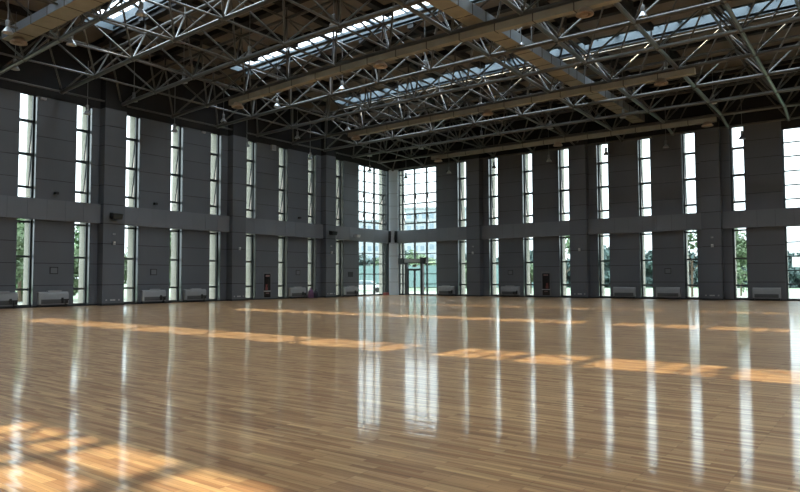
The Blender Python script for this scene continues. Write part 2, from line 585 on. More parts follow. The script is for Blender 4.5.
# ------------------------------------------------------------------ door in the corner
RD = lambda p: RW((p[0] - 0.31, p[1], p[2]))
f = MB()
for a, c in ((1.75, 1.98), (3.62, 3.86)):
    f.box(a, c, GLASS_D - 0.05, GLASS_D + 0.30, 0.0, 3.2, 'black')
f.box(1.98, 3.62, GLASS_D, GLASS_D + 0.12, 2.50, 2.60, 'black')
f.box(1.98, 3.62, GLASS_D, GLASS_D + 0.12, 3.14, 3.22, 'black')
door = f.xf(RD).build('door_1')
tag(door, 'black framed glass double door in the far corner', 'door', kind='structure')
g = MB()
g.box(1.98, 3.62, GLASS_D + 0.05, GLASS_D + 0.062, 2.6, 3.14, 'glass')
tr = g.xf(RD).build('transom_pane', door)
s_ = MB()
s_.box(2.55, 3.05, GLASS_D + 0.075, GLASS_D + 0.095, 2.76, 2.98, 'white')
for k in range(4):
    x = 2.62 + 0.095 * k
    s_.box(x, x + 0.06, GLASS_D + 0.095, GLASS_D + 0.10, 2.84, 2.91, 'frame')
tag(s_.xf(RD).build('door_sign', tr), 'small pale sign with dark marks')
for a, c, hx in ((1.99, 2.79, 2.70), (2.81, 3.61, 2.90)):
    f, g, h = MB(), MB(), MB()
    rect_frame(f, a, c, 0.02, 2.50, 0.09, GLASS_D + 0.03, GLASS_D + 0.09, 'black')
    g.box(a + 0.09, c - 0.09, GLASS_D + 0.054, GLASS_D + 0.066, 0.11, 2.41, 'glass')
    h.tube((hx, GLASS_D + 0.14, 0.85), (hx, GLASS_D + 0.14, 1.45), 0.018, 'lampbody', 8, True)
    for z in (0.92, 1.38):
        h.tube((hx, GLASS_D + 0.08, z), (hx, GLASS_D + 0.14, z), 0.012, 'lampbody', 8, True)
    lf = f.xf(RD).build('door_leaf', door)
    g.xf(RD).build('glass_pane', lf)
    h.xf(RD).build('door_handle', lf)
# air curtain over the door
e = empty('air_curtain', RW((2.55, -0.05, 3.15)))
tag(e, 'pale air curtain with black end boxes above the glass double door', 'air curtain')
inv = lambda p: (RW(p)[0] - 2.55, RW(p)[1] - 0.05, RW(p)[2] - 3.15)
b = MB(); b.box(1.62, 3.55, -0.28, 0.14, 3.20, 3.52, 'acbody'); b.box(1.62, 3.55, 0.0, 0.10, 3.175, 3.20, 'acgrille'); b.xf(inv).build('casing', e)
for a, c in ((0.92, 1.62), (3.55, 4.22)):
    b = MB(); b.box(a, c, -0.30, 0.18, 3.10, 3.64, 'black'); b.box(a + .06, c - .06, 0.18, 0.19, 3.2, 3.52, 'frame'); b.xf(inv).build('end_box', e)

# ------------------------------------------------------------------ space frame
def g_rise(x, y):
    ay = min(-y, L + y)
    ax = max(0.0, min(x - 0.5, W - 0.5 - x))
    return 0.029 * max(0.0, ay - 4.0) * math.sin(PI / 2 * min(1.0, ax / 22.0))
NX = [0.5 + 3.8 * i for i in range(18)]
NY = [-0.5] + [-2.7 - 3.8 * j for j in range(17)] + [-65.5]
def zb(x, y):
    z = 12.9 + g_rise(x, y)
    if y > -1 or y < -65: z = 12.45
    return z
def bot(i, j): return Vector((NX[i], NY[j], zb(NX[i], NY[j])))
def top(i, j):
    zz = sum(zb(NX[a], NY[c]) for a in (i, i + 1) for c in (j, j + 1)) / 4
    return Vector(((NX[i] + NX[i + 1]) / 2, (NY[j] + NY[j + 1]) / 2, zz + 2.5))
CAM = Vector((40.146, -52.112, 1.6))
FW = Vector((-math.sin(math.radians(36.915)), math.cos(math.radians(36.915)), 0))
RT = Vector((FW.y, -FW.x, 0))
def shown(p):
    d = p - CAM
    z = d.dot(FW)
    if z < 2: return 0.0
    x, y = d.dot(RT) / z, d.z / z - 0.05
    return 1.0 / d.length if abs(x) < 0.62 and abs(y) < 0.385 else 0.0

frame = empty('space_frame', (0, 0, 0))
tag(frame, 'grey steel tube space frame spanning the hall under the roof', 'roof truss')
for j in range(len(NY)):
    b = MB()
    r = 0.115 if 0 < j < len(NY) - 1 else 0.07
    for i in range(len(NX) - 1):
        b.tube(bot(i, j), bot(i + 1, j), r, 'steel', 8)
    for i in range(len(NX)):
        b.ball(bot(i, j), 0.155, 'steel')
    b.build('bottom_chord', frame, smooth=True)
for i in range(len(NX)):
    b = MB()
    r = 0.105 if 6 <= i <= 11 else 0.06
    for j in range(len(NY) - 1):
        b.tube(bot(i, j), bot(i, j + 1), r, 'steel', 8)
    b.build('bottom_chord', frame, smooth=True)
for j in range(len(NY) - 1):
    b = MB()
    for i in range(len(NX) - 2):
        b.tube(top(i, j), top(i + 1, j), 0.095, 'steel', 8)
    for i in range(len(NX) - 1):
        b.ball(top(i, j), 0.14, 'steel')
    b.build('top_chord', frame, smooth=True)
for i in range(len(NX) - 1):
    b = MB()
    for j in range(len(NY) - 2):
        b.tube(top(i, j), top(i, j + 1), 0.07, 'steel', 8)
    b.build('top_chord', frame, smooth=True)
def split_members(name, members, r, parent, n=6):
    """the hundred that show largest become parts, the rest one part"""
    members = sorted(members, key=lambda m: -shown((m[0] + m[1]) / 2))
    for a, c in members[:100]:
        b = MB(); b.tube(a, c, r, 'steel', n); b.build(name, parent, smooth=True)
    b = MB()
    for a, c in members[100:]:
        b.tube(a, c, r, 'steel', n)
    tag(b.build(name, parent, smooth=True), kind='stuff')
diag, posts = [], []
def deck_z(x, y): return 16.35 + g_rise(x, y)
for i in range(len(NX) - 1):
    for j in range(len(NY) - 1):
        t = top(i, j)
        for a in (i, i + 1):
            for c in (j, j + 1):
                diag.append((bot(a, c), t))
        posts.append((t, Vector((t.x, t.y, deck_z(t.x, t.y) - 0.05))))
split_members('diagonal_brace', diag, 0.055, frame)
split_members('roof_post', posts, 0.06, frame)

# ------------------------------------------------------------------ roof deck, purlins, skylights
SKY_Y = [-11.4, -22.0, -32.5, -42.2, -53.2]
SKY_HW, SKY_X0, SKY_X1 = 0.93, 3.3, W - 3.3
CURB = 0.52
def strip(b, x0, x1, ya, yb, m, nx, ny, thick=0.16, dz=0.0):
    vs, fs = [], []
    for lay in (0, 1):
        for i in range(nx + 1):
            for j in range(ny + 1):
                x, y = x0 + (x1 - x0) * i / nx, ya + (yb - ya) * j / ny
                vs.append((x, y, deck_z(x, y) + dz + lay * thick))
    N = (nx + 1) * (ny + 1)
    I = lambda l, i, j: l * N + i * (ny + 1) + j
    for i in range(nx):
        for j in range(ny):
            fs.append((I(0, i, j), I(0, i, j + 1), I(0, i + 1, j + 1), I(0, i + 1, j)))
            fs.append((I(1, i, j), I(1, i + 1, j), I(1, i + 1, j + 1), I(1, i, j + 1)))
    for i in range(nx):
        for j in (0, ny):
            fs.append((I(0, i, j), I(0, i + 1, j), I(1, i + 1, j), I(1, i, j)))
    for j in range(ny):
        for i in (0, nx):
            fs.append((I(0, i, j), I(0, i, j + 1), I(1, i, j + 1), I(1, i, j)))
    b.add(vs, fs, m)
b = MB()
y = 0.6
for ys in SKY_Y + [None]:
    y2 = ys + SKY_HW if ys is not None else -L - 0.6
    strip(b, -1.2, W + 1.2, y, y2, 'deck', 34, 6)
    if ys is not None:
        strip(b, -1.2, SKY_X0, y2, ys - SKY_HW, 'deck', 2, 1)
        strip(b, SKY_X1, W + 1.2, y2, ys - SKY_HW, 'deck', 2, 1)
        y = ys - SKY_HW
ceil = tag(b.build('ceiling'), 'brown panelled roof deck above the steel space frame', 'ceiling', kind='structure')
def purlin(pts, w, h):
    b = MB()
    for p, q in zip(pts, pts[1:]):
        d = Vector((q[0] - p[0], q[1] - p[1], 0)).normalized()
        n = Vector((-d.y, d.x, 0)) * w / 2
        vs = []
        for P in (p, q):
            for s in (-1, 1):
                for z in (-h, 0.01):
                    vs.append((P[0] + n.x * s, P[1] + n.y * s, deck_z(P[0], P[1]) + z))
        b.add(vs, [(0, 1, 3, 2), (4, 6, 7, 5), (0, 4, 5, 1), (2, 3, 7, 6), (0, 2, 6, 4), (1, 5, 7, 3)], 'purlin')
    b.build('purlin', ceil)
TX = [(a + c) / 2 for a, c in zip(NX, NX[1:])]
TY = [(a + c) / 2 for a, c in zip(NY, NY[1:])]
for j, y in enumerate(TY):
    if min(abs(y - s) for s in SKY_Y) > SKY_HW + 0.2:
        purlin([(0.2 + (W - 0.4) * k / 17, y) for k in range(18)], 0.42, 0.30)
for x in TX:
    ycut = [-0.1] + [v for s in SKY_Y for v in (s + SKY_HW + 0.06, s - SKY_HW - 0.06)] + [-L + 0.1]
    b0 = None
    for k in range(0, len(ycut), 2):
        ya, yb = ycut[k], ycut[k + 1]
        purlin([(x, ya + (yb - ya) * q / 4) for q in range(5)], 0.42, 0.30)
for k, ys in enumerate(SKY_Y):
    e = empty('skylight', (W / 2, ys, deck_z(W / 2, ys)))
    tag(e, ['long roof skylight strip nearest the right wall', 'second long roof skylight strip from the right wall',
            'third long roof skylight strip from the right wall', 'fourth long roof skylight strip from the right wall',
            'fifth long roof skylight strip from the right wall, above the camera'][k], 'skylight', 'skylight strips in the roof')
    o0 = Vector(e.location)
    c, g = MB(), MB()
    n = 16
    for sgn in (-1, 1):
        for i in range(n):
            xa, xb = SKY_X0 + (SKY_X1 - SKY_X0) * i / n, SKY_X0 + (SKY_X1 - SKY_X0) * (i + 1) / n
            ya, yb = ys + sgn * SKY_HW, ys + sgn * (SKY_HW + 0.05)
            vs = [(x, y, deck_z(x, ys) + z) for x in (xa, xb) for y in (ya, yb) for z in (-0.06, 0.16 + CURB)]
            c.add(vs, [(0, 1, 3, 2), (4, 6, 7, 5), (0, 4, 5, 1), (2, 3, 7, 6), (0, 2, 6, 4), (1, 5, 7, 3)], 'curb')
    for x in (SKY_X0, SKY_X1):
        z = deck_z(x, ys)
        c.box(x - 0.05, x + 0.05, ys - SKY_HW, ys + SKY_HW, z - 0.06, z + 0.16 + CURB, 'curb')
    for i in range(n):
        xa, xb = SKY_X0 + (SKY_X1 - SKY_X0) * i / n, SKY_X0 + (SKY_X1 - SKY_X0) * (i + 1) / n
        vs = [(x, ys + s * SKY_HW, deck_z(x, ys) + 0.16 + CURB + z) for x in (xa, xb) for s in (-1, 1) for z in (0.0, 0.012)]
        g.add(vs, [(0, 1, 3, 2), (4, 6, 7, 5), (0, 4, 5, 1), (2, 3, 7, 6), (0, 2, 6, 4), (1, 5, 7, 3)], 'skyglass')
    nb = int((SKY_X1 - SKY_X0) / 1.27)
    for i in range(1, nb):
        x = SKY_X0 + (SKY_X1 - SKY_X0) * i / nb
        z = deck_z(x, ys) + 0.16 + CURB
        wbar = 0.03 if i % 3 else 0.14
        bar = MB()
        bar.box(x - wbar - o0.x, x + wbar - o0.x, -SKY_HW, SKY_HW, z - 0.10 - o0.z, z - o0.z, 'curb')
        bar.build('glazing_bar', e)
    sh = lambda p: (p[0] - o0.x, p[1] - o0.y, p[2] - o0.z)
    c.xf(sh).build('curb', e); g.xf(sh).build('glass_pane', e)

# ------------------------------------------------------------------ ducts
def duct_box(b, a, c, w0, w1, axis, zf0, h, step, side='ductside'):
    """rectangular duct along axis from a to c; bottom follows zf0"""
    n = max(1, round(abs(c - a) / step))
    for i in range(n):
        p, q = a + (c - a) * i / n, a + (c - a) * (i + 1) / n
        for (u, v, m, gr) in ((p, q, 'duct', 0.0),):
            vs = []
            for t in (u + (0.02 if c > a else -0.02), v):
                for w in (w0, w1):
                    for z in (0, h):
                        vs.append(((t, w, zf0(t) + z) if axis == 'x' else (w, t, zf0(t) + z)))
            b.add(vs, [(0, 2, 6, 4)], 'duct')
            b.add(vs, [(0, 1, 3, 2), (4, 6, 7, 5)], 'duct')
            b.add(vs, [(1, 5, 7, 3), (0, 4, 5, 1), (2, 3, 7, 6)], side)
        t0 = p
        k = 0.012
        if axis == 'x':
            b.box(t0 - 0.02, t0 + 0.03, w0 - k, w1 + k, zf0(t0) - k, zf0(t0) + h + k, 'seam')
        else:
            b.box(w0 - k, w1 + k, t0 - 0.03, t0 + 0.02, zf0(t0) - k, zf0(t0) + h + k, 'seam')
def diffuser(x, y, z, parent):
    b = MB()
    b.lathe([(0.0, 0.0), (0.20, -0.02), (0.22, -0.08), (0.38, -0.13), (0.38, -0.08), (0.30, 0.02), (0.22, 0.16), (0.0, 0.16)], (x, y, z), 'diffuser', 20)
    b.lathe([(0.0, -0.13), (0.12, -0.15), (0.14, -0.11), (0.0, -0.10)], (x, y, z), 'diffuser', 16)
    b.build('diffuser', parent, smooth=True)
def hanger(x, y, z0, z1, parent):
    b = MB(); b.tube((x, y, z0), (x, y, z1), 0.015, 'lampbody', 6); b.build('hanger', parent)

e = empty('air_duct', (0, 0, 0))
tag(e, 'wide beige main air duct running through the roof frame to the right wall', 'air duct')
b = MB(); duct_box(b, -50.0, -0.4, 24.15, 25.07, 'y', lambda t: 13.70, 0.55, 1.25); b.build('duct_body', e)
hx = [-5 - 7.6 * k for k in range(6)]
for y in hx:
    for x in (24.2, 25.02):
        hanger(x, y, 14.25, deck_z(x, y), e)
for y0, lab, a, c, w, h, dz in ((-25.5, 'slim beige branch duct under the roof, third from the right wall', 6.7, 31.5, 0.36, 0.34, -0.52),
                            (-14.1, 'slim beige branch duct under the roof, second from the right wall', 6.7, 31.8, 0.36, 0.32, -0.46),
                            (-2.7, 'slim beige branch duct under the roof, nearest the right wall', 6.7, 30.6, 0.34, 0.30, -0.44)):
    e = empty('air_duct', (0, 0, 0))
    tag(e, lab, 'air duct', 'branch ducts under the roof frame')
    zf = lambda t, y0=y0, dz=dz: zb(t, y0) + dz
    b = MB(); duct_box(b, a, c, y0 - w / 2, y0 + w / 2, 'x', zf, h, 1.9, 'duct'); b.build('duct_body', e)
    for x in (7.4, 18.9, 30.0):
        diffuser(x, y0, zf(x) - 0.12, e)
    for x in (9.9, 13.7, 17.5, 21.3, 25.1, 28.9):
        hanger(x, y0, zf(x) + h, zf(x) + h + 0.12, e)
e = empty('air_duct', (0, 0, 0))
tag(e, 'broad beige duct in the top left corner of the picture', 'air duct')
b = MB(); duct_box(b, 6.4, 46.0, -38.85, -37.95, 'x', lambda t: 13.02 + 0.25 * min(1, t / 22), 0.40, 1.5, 'panel'); b.build('duct_body', e)
diffuser(7.2, -38.4, 12.98, e)
for x in (8.1, 15.7, 23.3, 30.9):
    hanger(x, -38.4, 13.6, deck_z(x, -38.4), e)

# ------------------------------------------------------------------ pendant lamps
def make_pendant():
    e = empty('pendant_lamp')
    b = MB(); b.lathe([(0.075, 0.0), (0.10, -0.05), (0.16, -0.13), (0.225, -0.25), (0.235, -0.27), (0.22, -0.265), (0.15, -0.13), (0.07, -0.02)], (0, 0, 0), 'lampmetal', 20)
    b.build('lamp_shade', e, smooth=True)
    b = MB(); b.lathe([(0.0, 0.30), (0.085, 0.30), (0.095, 0.27), (0.095, 0.03), (0.075, 0.0), (0.0, 0.0)], (0, 0, 0), 'lampbody', 14)
    b.build('lamp_housing', e, smooth=True)
    b = MB(); b.ball((0, 0, -0.12), 0.085, 'lampglass', 10, 6); b.build('bulb', e, smooth=True)
    b = MB(); b.tube((0, 0, 0.30), (0, 0, 0.62), 0.022, 'lampbody', 8, True); b.build('stem', e)
    return e
proto = make_pendant()
used = [False]
def pendant(x, y, z, label, group, drop=None):
    if not used[0]:
        used[0] = True
        o = proto; o.location = (x, y, z)
    else:
        o = copy_tree(proto, (x, y, z))
    tag(o, label, 'pendant lamp', group)
    if drop:
        b = MB(); b.tube((0, 0, 0.62), (0, 0, drop), 0.018, 'lampbody', 6); b.build('suspension_rod', o)
    return o
rows = [(-29.34, 'fourth', [(1.5, 13.3), (6.8, 13.55), (12.7, 13.88), (18.85, 14.1), (24.9, 14.15), (30.9, 14.15)]),
        (-21.7, 'third', [(0.75, 13.55), (6.54, 13.73), (12.53, 13.85), (18.92, 13.87), (24.98, 13.95), (31.2, 13.95)]),
        (-14.1, 'second', [(0.7, 13.6), (6.3, 13.5), (12.2, 13.5), (18.2, 13.5), (24.0, 13.5), (30.2, 13.5)]),
        (-6.5, 'first', [(2.23, 13.05), (7.95, 13.03), (13.91, 13.2), (19.82, 13.1), (25.28, 13.12), (31.1, 13.16)])]
for y, nm, pts in rows:
    for k, (x, z) in enumerate(pts):
        zt = deck_z(x, y)
        pendant(x, y + 0.30, z, 'silver pendant lamp, %s from the left wall in the %s row from the right wall' % (ORD[k], nm),
                'pendant lamps hung in the roof frame', zt - z - 0.02)
for k, x in enumerate((2.5, 8.6, 14.6)):
    pendant(x, -36.6, 13.25, 'silver pendant lamp, %s from the left wall in the row nearest the camera' % ORD[k], 'pendant lamps hung in the roof frame', deck_z(x, -36.6) - 13.27)
pendant(8.7, -39.5, 12.95, 'large dim pendant lamp at the top left edge of the picture beside the broad duct', 'pendant lamps hung in the roof frame', deck_z(8.7, -39.5) - 12.97)
for k, x in enumerate((2.5, 7.46, 12.17, 17.36, 22.19, 26.75, 31.89)):
    k1 = 51.512 / 51.112
    x = CAM.x + (x - CAM.x) * k1
    pendant(x, -0.6, 11.70, 'low hung pendant lamp in front of the right wall, %s from the far corner' % ORD[k], 'low pendant lamps along the right wall', 0.76)
for k, y in enumerate((-4.7, -12.6, -19.4, -25.7, -31.8)):
    y = CAM.y + (y - CAM.y) * 1.01277
    pendant(0.5, y, 12.12, 'low hung pendant lamp in front of the left wall, %s from the far corner' % ORD[k], 'low pendant lamps along the left wall', 0.76)

# ------------------------------------------------------------------ fan coil units under the windows
def fan_coil(fn, s, length, side, valve, label, lid):
    e = empty('fan_coil_unit', fn((s, 0, 0)))
    tag(e, label, 'heater', 'fan coil units along the walls')
    F = lambda p: tuple(Vector(fn((p[0], p[1], p[2]))))
    h = length / 2
    b = MB()
    poly = [(0.036, 0.17), (0.30, 0.17), (0.30, 0.70), (0.29, 0.80), (0.25, 0.87), (0.18, 0.91), (0.036, 0.91)]
    b.prism(poly, -h, h, 'acbody')               # (d, z) profile along s
    b.xf(lambda p: (p[1], p[0], p[2])).xf(F)
    b.build('casing', e)
    b = MB()
    b.box(-h + 0.12, h - 0.12, 0.30, 0.306, 0.20, 0.46, 'acgrille')
    for k in range(6):
        b.box(-h + 0.12, h - 0.12, 0.304, 0.312, 0.22 + 0.04 * k, 0.232 + 0.04 * k, 'gap')
    b.xf(F).build('intake_grille', e)
    if lid:
        b = MB()
        b.box(-0.45, 0.35, 0.08, 0.26, 0.905, 0.985, 'acbody')
        b.box(-0.42, 0.32, 0.10, 0.24, 0.985, 0.99, 'acgrille')
        b.xf(F).build('outlet', e)
    for q in (-h + 0.08, h - 0.08):
        b = MB(); b.box(q - 0.03, q + 0.03, 0.05, 0.27, 0.0, 0.17, 'black'); b.xf(F).build('foot', e)
    if valve:
        b = MB()
        q = valve * (h - 0.28)
        b.box(q - 0.26, q + 0.20, 0.306, 0.40, 0.40, 0.47, 'black')
        b.box(q - 0.22, q - 0.14, 0.306, 0.38, 0.22, 0.40, 'black')
        b.box(q + 0.06, q + 0.16, 0.306, 0.38, 0.24, 0.55, 'black')
        b.tube((q - 0.05, 0.36, 0.0), (q - 0.05, 0.36, 0.42), 0.022, 'black', 8, True)
        b.xf(F).build('valve', e)
LL = [(36.1, 1.75, 'off-white fan coil unit cut by the left edge of the picture'),
      (33.2, 1.72, 'off-white fan coil unit on the left wall nearest the camera in full view'),
      (26.58, 1.72, 'off-white fan coil unit on the left wall just beyond the nearest pilaster'),
      (23.28, 1.72, 'off-white fan coil unit on the left wall before the second pilaster'),
      (13.2, 1.75, 'off-white fan coil unit on the left wall beside the purple sack'),
      (6.45, 1.70, 'off-white fan coil unit on the left wall next to the glazed corner')]
for s, ln, lab in LL:
    fan_coil(LW, s, ln, 'l', -1, lab, True)
RR = [(6.55, 1.75, 'fan coil unit on the right wall next to the glazed corner', 1), (13.2, 1.75, 'fan coil unit on the right wall left of the hose cabinet', 1),
      (23.15, 1.72, 'fan coil unit on the right wall just right of the third pair of slot windows after the hose cabinet', 0),
      (26.45, 1.75, 'fan coil unit on the right wall under the framed plate near the third pilaster', 0), (33.0, 1.72, 'fan coil unit on the right wall left of the wide window', 0)]
RR[2] = (23.15, 1.72, 'fan coil unit on the right wall, bare wall above it, beyond the middle pilaster', 0)
for s, ln, lab, v in RR:
    fan_coil(RW, s, ln, 'r', v, lab, v == 1)

# ------------------------------------------------------------------ things on the walls
def wall_thing(name, fn, s, z, d, label, cat, group, boxes, parts):
    """boxes in local (s, d, z) make the main mesh; parts = [(name, boxes)] children"""
    b = MB()
    for q in boxes: b.box(*q)
    F = lambda p: fn(p)
    o = b.xf(F).build(name, loc=fn((s, d, z)))
    tag(o, label, cat, group)
    for nm, bx in parts:
        b = MB()
        for q in bx: b.box(*q)
        b.xf(F).build(nm, o)
    return o
def plate(fn, s, z, lab, dark=False, w=0.48, h=0.42):
    wall_thing('wall_plate', fn, s, z, 0.0, lab, 'wall plate', 'framed plates on the walls',
               [(-w / 2, w / 2, 0, 0.03, -h / 2, h / 2, 'plateframe')],
               [('plate_face', [(-w / 2 + 0.05, w / 2 - 0.05, 0.03, 0.036, -h / 2 + 0.05, h / 2 - 0.05, 'plateframe' if dark else 'platein')])])
plate(LW, 33.12, 2.17, 'dark framed grey plate on the left wall, nearest the camera')
plate(LW, 26.5, 2.12, 'dark framed grey plate on the left wall beyond the nearest pilaster')
plate(LW, 13.0, 2.16, 'dark framed grey plate on the left wall above the unit beside the purple sack')
plate(LW, 6.3, 2.03, 'solid dark plate on the left wall next to the glazed corner', True, 0.66, 0.46)
plate(RW, 13.15, 2.13, 'dark framed grey plate on the right wall left of the hose cabinet')
plate(RW, 26.42, 2.13, 'dark framed grey plate on the right wall near the third pilaster')

def hose_cabinet(fn, s, lab):
    o = wall_thing('fire_hose_cabinet', fn, s, 0.0, 0.0, lab, 'fire cabinet', 'fire hose cabinets',
                   [(-0.42, 0.42, 0, 0.03, 0.16, 2.18, 'platein'), (-0.33, 0.33, 0.03, 0.04, 0.18, 2.03, 'gap')],
                   [('cabinet_door', [(-0.32, 0.32, 0.04, 0.06, 0.70, 2.02, 'hosedark'), (-0.32, 0.32, 0.04, 0.06, 0.19, 0.62, 'hosedark')]),
                    ('door_rail', [(-0.36, 0.36, 0.04, 0.075, 0.63, 0.69, 'sock')]),
                    ('lettering', [(-0.20 + 0.14 * k, -0.09 + 0.14 * k, 0.06, 0.064, 1.82, 1.94, 'hosemark') for k in range(3)] +
                     [(-0.16, 0.16, 0.06, 0.064, 0.48, 0.53, 'hosemark')]),
                    ('hose', [(-0.02, 0.22, 0.06, 0.066, 0.74, 0.98, 'hosered'), (0.02, 0.18, 0.06, 0.066, 0.98, 1.20, 'hosered')])])
hose_cabinet(LW, 16.4, 'dark glass fire hose cabinet with red markings in the left wall')
hose_cabinet(RW, 16.5, 'dark glass fire hose cabinet with red markings in the right wall')

def speaker(fn, s, z, d, lab, m='black', sc=1.0):
    e = empty('wall_speaker', fn((s, d, z)))
    tag(e, lab, 'loudspeaker', 'loudspeakers on the belt course')
    b = MB()
    b.box(-0.04, 0.04, 0.0, 0.12, -0.05, 0.05, 'black'); b.xf(fn).build('bracket', e)
    b = MB()
    vs = [(-0.34, 0.10, -0.17), (0.34, 0.10, -0.17), (0.34, 0.10, 0.17), (-0.34, 0.10, 0.17),
          (-0.30, 0.44, -0.23), (0.30, 0.44, -0.23), (0.34, 0.50, 0.11), (-0.34, 0.50, 0.11)]
    b.add([(x * sc, y, z_ * sc) for x, y, z_ in vs], [(0, 1, 2, 3), (4, 7, 6, 5), (0, 4, 5, 1), (1, 5, 6, 2), (2, 6, 7, 3), (3, 7, 4, 0)], m)
    b.xf(fn).build('cabinet', e)
    b = MB()
    vs = [(-0.26, 0.446, -0.20), (0.26, 0.446, -0.20), (0.30, 0.502, 0.08), (-0.30, 0.502, 0.08)]
    b.add([(x * sc, y, z_ * sc) for x, y, z_ in vs] + [(x * sc, y + 0.012, z_ * sc) for x, y, z_ in vs],
          [(0, 1, 2, 3), (4, 7, 6, 5), (0, 4, 5, 1), (1, 5, 6, 2), (2, 6, 7, 3), (3, 7, 4, 0)], 'frame' if m == 'black' else m)
    b.xf(fn).build('speaker_grille', e)
speaker(LW, 29.75, 5.66, 0.65, 'black wall loudspeaker on the nearest pilaster of the left wall')
speaker(LW, 9.65, 5.66, 0.65, 'black wall loudspeaker on the pilaster of the left wall near the corner')
speaker(LW, 6.0, 5.6, 0.30, 'grey wall loudspeaker on the belt course left of the glazed corner', 'sock', 0.7)

def small(name, fn, s, z, d, lab, cat, group, w, h, dep, m, extra=None):
    wall_thing(name, fn, s, z, d, lab, cat, group, [(-w / 2, w / 2, 0, dep, -h / 2, h / 2, m)], extra or [])
def emergency(fn, s, lab):
    small('emergency_light', fn, s, 3.92, 0.645, lab, 'emergency light', 'emergency lights on the pilasters', 0.16, 0.22, 0.10, 'white',
          [('lamp_head', [(-0.06, 0.06, 0.10, 0.14, 0.02, 0.10, 'lampglass')])])
emergency(LW, 29.75, 'small white emergency light on the nearest left pilaster')
emergency(LW, 19.75, 'small white emergency light on the middle left pilaster')
emergency(LW, 9.6, 'small white emergency light on the left pilaster near the corner')
emergency(RW, 9.75, 'small white emergency light on the right pilaster near the corner')
emergency(RW, 19.75, 'small white emergency light on the middle right pilaster')
emergency(RW, 29.7, 'small white emergency light on the third right pilaster')
def detector(fn, s, z, d, lab):
    small('wall_detector', fn, s, z, d, lab, 'detector', 'round detectors on the pilasters', 0.14, 0.10, 0.06, 'sock',
          [('detector_lens', [(-0.04, 0.04, 0.06, 0.075, -0.03, 0.03, 'platein')])])
detector(LW, 29.75, 4.5, 0.65, 'small grey detector above the emergency light on the nearest left pilaster')
detector(LW, 9.6, 4.5, 0.65, 'small grey detector above the emergency light on the left pilaster near the corner')
detector(RW, 9.75, 4.5, 0.65, 'small grey detector above the emergency light on the right pilaster near the corner')
detector(RW, 29.7, 4.52, 0.65, 'small grey detector above the emergency light on the third right pilaster')
def sockets(fn, s, where):
    for k, (q, w) in enumerate(((-0.42, 0.09), (0.0, 0.34), (0.42, 0.09))):
        small('wall_socket', fn, s + q, 0.33, 0.65, '%s pale wall socket low on the %s' % (['left', 'wide middle', 'right'][k] if fn is RW else ['right', 'wide middle', 'left'][k], where),
              'socket', 'wall sockets on the pilasters', w, 0.09, 0.015, 'sock',
              [('socket_hole', [(-0.015, 0.015, 0.015, 0.017, -0.015, 0.015, 'black')])])
sockets(LW, 29.75, 'nearest left pilaster')
sockets(LW, 19.75, 'middle left pilaster')
sockets(LW, 9.6, 'left pilaster near the corner')
sockets(RW, 19.7, 'middle right pilaster')
sockets(RW, 29.6, 'third right pilaster')
def camera_dome(fn, s, z, lab):
    e = empty('security_camera', fn((s, 0, z)))
    tag(e, lab, 'camera', 'small cameras above the belt course')
    b = MB(); b.box(-0.05, 0.05, 0, 0.10, -0.05, 0.05, 'lampbody'); b.xf(fn).build('mount', e)
    b = MB(); b.box(-0.10, 0.10, 0.08, 0.30, -0.13, 0.02, 'black'); b.xf(fn).build('camera_body', e)
camera_dome(LW, 33.15, 6.85, 'small dark camera above the belt course between the two nearest left windows')
camera_dome(LW, 26.54, 6.80, 'small dark camera above the belt course just beyond the nearest pilaster')
camera_dome(LW, 13.0, 6.82, 'small dark camera above the belt course before the pilaster near the corner')
camera_dome(RW, 6.82, 11.76, 'small dark camera high on the right wall next to the corner glazing')
for s, lab in ((33.97, 'small pale box at the wall top between the two nearest left windows'), (22.65, 'small pale box at the wall top before the middle left pilaster')):
    small('junction_box', LW, s, 12.36, 0.0, lab, 'junction box', 'junction boxes at the wall top', 0.30, 0.12, 0.14, 'sock', [('lid', [(-0.12, 0.12, 0.14, 0.15, -0.05, 0.05, 'acbody')])])
small('junction_box', LW, 15.9, 12.28, 0.0, 'square pale box at the left wall top above the hose cabinet', 'junction box', 'junction boxes at the wall top', 0.42, 0.42, 0.2, 'sock', [('lid', [(-0.17, 0.17, 0.20, 0.21, -0.17, 0.17, 'acbody')])])

# purple sack and dark bag standing at the window, red extinguisher box at the corner
def lump(name, c, rx, ry, h, m, lab, cat, tie):
    e = empty(name, c)
    tag(e, lab, cat)
    b = MB()
    prof = [(0.0, 0.0), (0.92, 0.0), (1.0, 0.12), (0.97, 0.4), (0.85, 0.7), (0.55, 0.88), (0.18, 0.94), (0.0, 0.95)]
    b.lathe([(r, z) for r, z in prof], (0, 0, 0), m, 18)
    rnd = random.Random(3)
    ph = [rnd.uniform(0, 6) for _ in range(3)]
    def w(p):
        t = math.atan2(p[1], p[0])
        k = 1 + 0.06 * math.sin(3 * t + ph[0]) + 0.04 * math.sin(5 * t + ph[1] + 4 * p[2])
        return (p[0] * rx * k, p[1] * ry * k, p[2] * h)
    b.xf(w).build('sack_body', e, smooth=True)
    b = MB(); b.lathe([(0.0, 0.0), (0.05, 0.0), (0.04, 0.05), (0.10, 0.14), (0.0, 0.13)], (0, 0, h * 0.90), m, 10); b.build(tie, e, smooth=True)
lump('cloth_sack', (0.30, -11.75, 0), 0.22, 0.27, 0.80, 'purple', 'purple cloth sack on the floor below a left slot window', 'sack', 'neck')
lump('bag', (0.32, -11.20, 0), 0.22, 0.24, 0.66, 'navy', 'dark bag beside the purple sack below a left slot window', 'bag', 'neck')
e = empty('extinguisher_box', (0.30, -1.35, 0))
tag(e, 'low red extinguisher box on the floor by the corner glazing', 'box')
b = MB(); b.box(-0.16, 0.16, -0.27, 0.27, 0.0, 0.24, 'red'); b.build('box_body', e)
